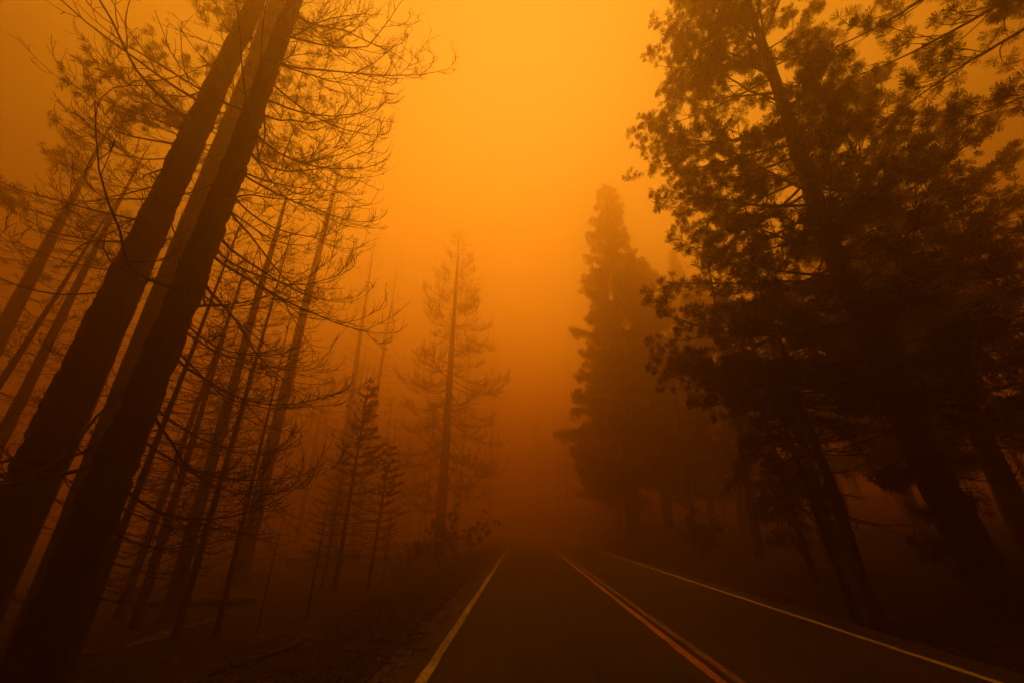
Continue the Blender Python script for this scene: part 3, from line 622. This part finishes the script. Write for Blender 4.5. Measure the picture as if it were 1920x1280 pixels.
def litter():
    """countless twigs, needles and stones on the floor near the road: stuff"""
    rng = np.random.default_rng(9); a = Acc(); N = 6000
    x = np.where(rng.random(N) < .68, -1.6 - np.abs(rng.normal(0, 3.8, N)), 6.1 + np.abs(rng.normal(0, 3.2, N))); y = 3.5 + rng.random(N) ** 1.6 * 26
    z = np.where((x > -1.85) & (x < 6.25), .0, gz(x, y)); L = rng.uniform(.05, .32, N) * np.where(rng.random(N) < .06, 2.5, 1); az = rng.uniform(0, 6.28, N); el = rng.normal(.06, .16, N); w = rng.uniform(.004, .012, N)
    d = np.stack([np.sin(az), np.cos(az), np.sin(el)], -1); p0 = np.stack([x, y, z + .015], -1); p1 = p0 + d * L[:, None]; s = np.stack([np.cos(az), -np.sin(az), 0 * az], -1) * w[:, None]; u = np.array([0, 0, 1.]) * w[:, None] * 1.6
    v = np.stack([p0 - s, p0 + s, p0 + u, p1 - s, p1 + s, p1 + u], 1).reshape(-1, 3); i = np.arange(N)[:, None] * 6
    a.add(v, np.concatenate([i + [[0, 1, 4, 3]], i + [[1, 2, 5, 4]], i + [[2, 0, 3, 5]]]), np.concatenate([i + [[0, 2, 1]], i + [[3, 4, 5]]]))
    tag(a.build('forest_litter', M['twig'], smooth=False), 'scattered charred twigs and needles on the forest floor', 'litter', kind='stuff')
    b = Acc(); N = 4200
    x = np.where(rng.random(N) < .6, -1.5 - np.abs(rng.normal(0, 1.2, N)), 6.0 + np.abs(rng.normal(0, 1.0, N))); y = 3.5 + rng.random(N) ** 1.7 * 26; z = np.where((x > -1.85) & (x < 6.25), .002, gz(x, y))
    r = rng.uniform(.006, .022, N) * np.where(rng.random(N) < .04, 2.4, 1)
    oc = np.array([[1, 0, 0], [0, 1, 0], [-1, 0, 0], [0, -1, 0], [0, 0, .7], [0, 0, -.5]], float)
    v = (oc[None] * (1 + rng.normal(0, .22, (N, 6, 1))) * r[:, None, None] + np.stack([x, y, z + r * .3], -1)[:, None, :]).reshape(-1, 3); i = np.arange(N)[:, None] * 6
    b.add(v, None, np.concatenate([i + [f] for f in ([0, 1, 4], [1, 2, 4], [2, 3, 4], [3, 0, 4], [1, 0, 5], [2, 1, 5], [3, 2, 5], [0, 3, 5])]))
    tag(b.build('gravel', M['stone'], smooth=False), 'loose stones strewn along both road edges', 'gravel', kind='stuff')
    g = Acc(); N = 5200
    cx = np.where(rng.random(260) < .6, -2.2 - np.abs(rng.normal(0, 1.6, 260)), 6.6 + np.abs(rng.normal(0, 1.2, 260))); cy = 4 + rng.random(260) ** 1.5 * 30
    k = rng.integers(0, 260, N); x = cx[k] + rng.normal(0, .09, N); y = cy[k] + rng.normal(0, .09, N); z = gz(x, y)
    h = rng.uniform(.06, .24, N); az = rng.uniform(0, 6.28, N); w = .004
    p0 = np.stack([x, y, z - .02], -1); s = np.stack([np.cos(az), np.sin(az), 0 * az], -1) * w; l = np.stack([-np.sin(az), np.cos(az), 0 * az], -1) * (h * rng.uniform(.1, .7, N))[:, None]
    v = np.stack([p0 - s, p0 + s, p0 + l + np.array([0, 0, 1.]) * h[:, None]], 1).reshape(-1, 3); g.add(v, None, np.arange(N)[:, None] * 3 + np.array([[0, 1, 2]]))
    tag(g.build('dry_grass', M['grass'], smooth=False), 'sparse dry grass tufts along the road verges', 'grass', kind='stuff')
litter()

def far_wood():
    """the forest goes on behind and beside what can be told apart: one mass"""
    rng = np.random.default_rng(31); a = Acc(); sp = 6.2; nt = 0
    for gx in np.arange(-46, 50, sp):
        for gy in np.arange(8, 138, sp):
            x = gx + rng.uniform(-2.4, 2.4); y = gy + rng.uniform(-2.4, 2.4)
            near = y < 44
            x0 = float(bend(y))
            if y < 160:
                if near and (x < 27 or y < 10): continue
                if not near and (-13 + x0 < x < 16 + x0): continue
                if not near and y < 62 and x < -10 and x > -32: continue
                if not near and y < 66 and 0 < x < 26: continue
            H = rng.uniform(20, 30); z = float(gz(x, y)); r = rng.uniform(.15, .32); b = np.array([x, y, z])
            zz = np.linspace(-.3, H, 6); tube(a, b + np.stack([0 * zz + rng.normal(0, .1, 6), 0 * zz + rng.normal(0, .1, 6), zz], -1), r * (1 - .9 * np.clip(zz / H, 0, 1)), 5)
            n = 40; f = rng.random(n) ** .8; h = 4 + (H - 4) * f; az = rng.uniform(0, 6.28, n); rr = (.3 + 3.1 * (1 - f) ** .7) * rng.uniform(.35, 1., n)
            p = b + np.stack([np.sin(az) * rr, np.cos(az) * rr, h], -1); d = np.stack([np.sin(az), np.cos(az), .25 + 0 * az], -1); d /= np.linalg.norm(d, axis=1)[:, None]
            tufts(a, rng, p, d, 14, .62, .075, (0, 0, -.3), 1.5); nt += 1
    tag(a.build('far_wood', M['needle'], smooth=False), 'continuous dim forest mass lost in the smoke behind the nearer trees', 'forest', kind='stuff')
far_wood()

# ------------------------------------------------------------------ smoke
def haze():
    m = bpy.data.materials.new('wildfire_smoke'); m.use_nodes = True; nt = m.node_tree; nt.nodes.clear()
    out = nt.nodes.new('ShaderNodeOutputMaterial'); pv = nt.nodes.new('ShaderNodeVolumePrincipled')
    pv.inputs['Color'].default_value = (0.70, 0.50, 0.28, 1); pv.inputs['Density'].default_value = HAZE_DENSITY
    pv.inputs['Absorption Color'].default_value = (0.10, 0, 0, 1)
    pv.inputs['Anisotropy'].default_value = HAZE_ANISO
    nt.links.new(pv.outputs[0], out.inputs['Volume'])
    x0, x1, y0, y1, z0, z1 = -160, 160, -70, 230, -4.0, HAZE_TOP
    v = np.array([[x, y, z] for z in (z0, z1) for y in (y0, y1) for x in (x0, x1)], float)
    a = Acc(); a.add(v, np.array([[0, 2, 3, 1], [4, 5, 7, 6], [0, 1, 5, 4], [2, 6, 7, 3], [0, 4, 6, 2], [1, 3, 7, 5]]))
    tag(a.build('haze', m, smooth=False), 'orange wildfire smoke filling the whole forest', 'smoke', kind='stuff')
haze()
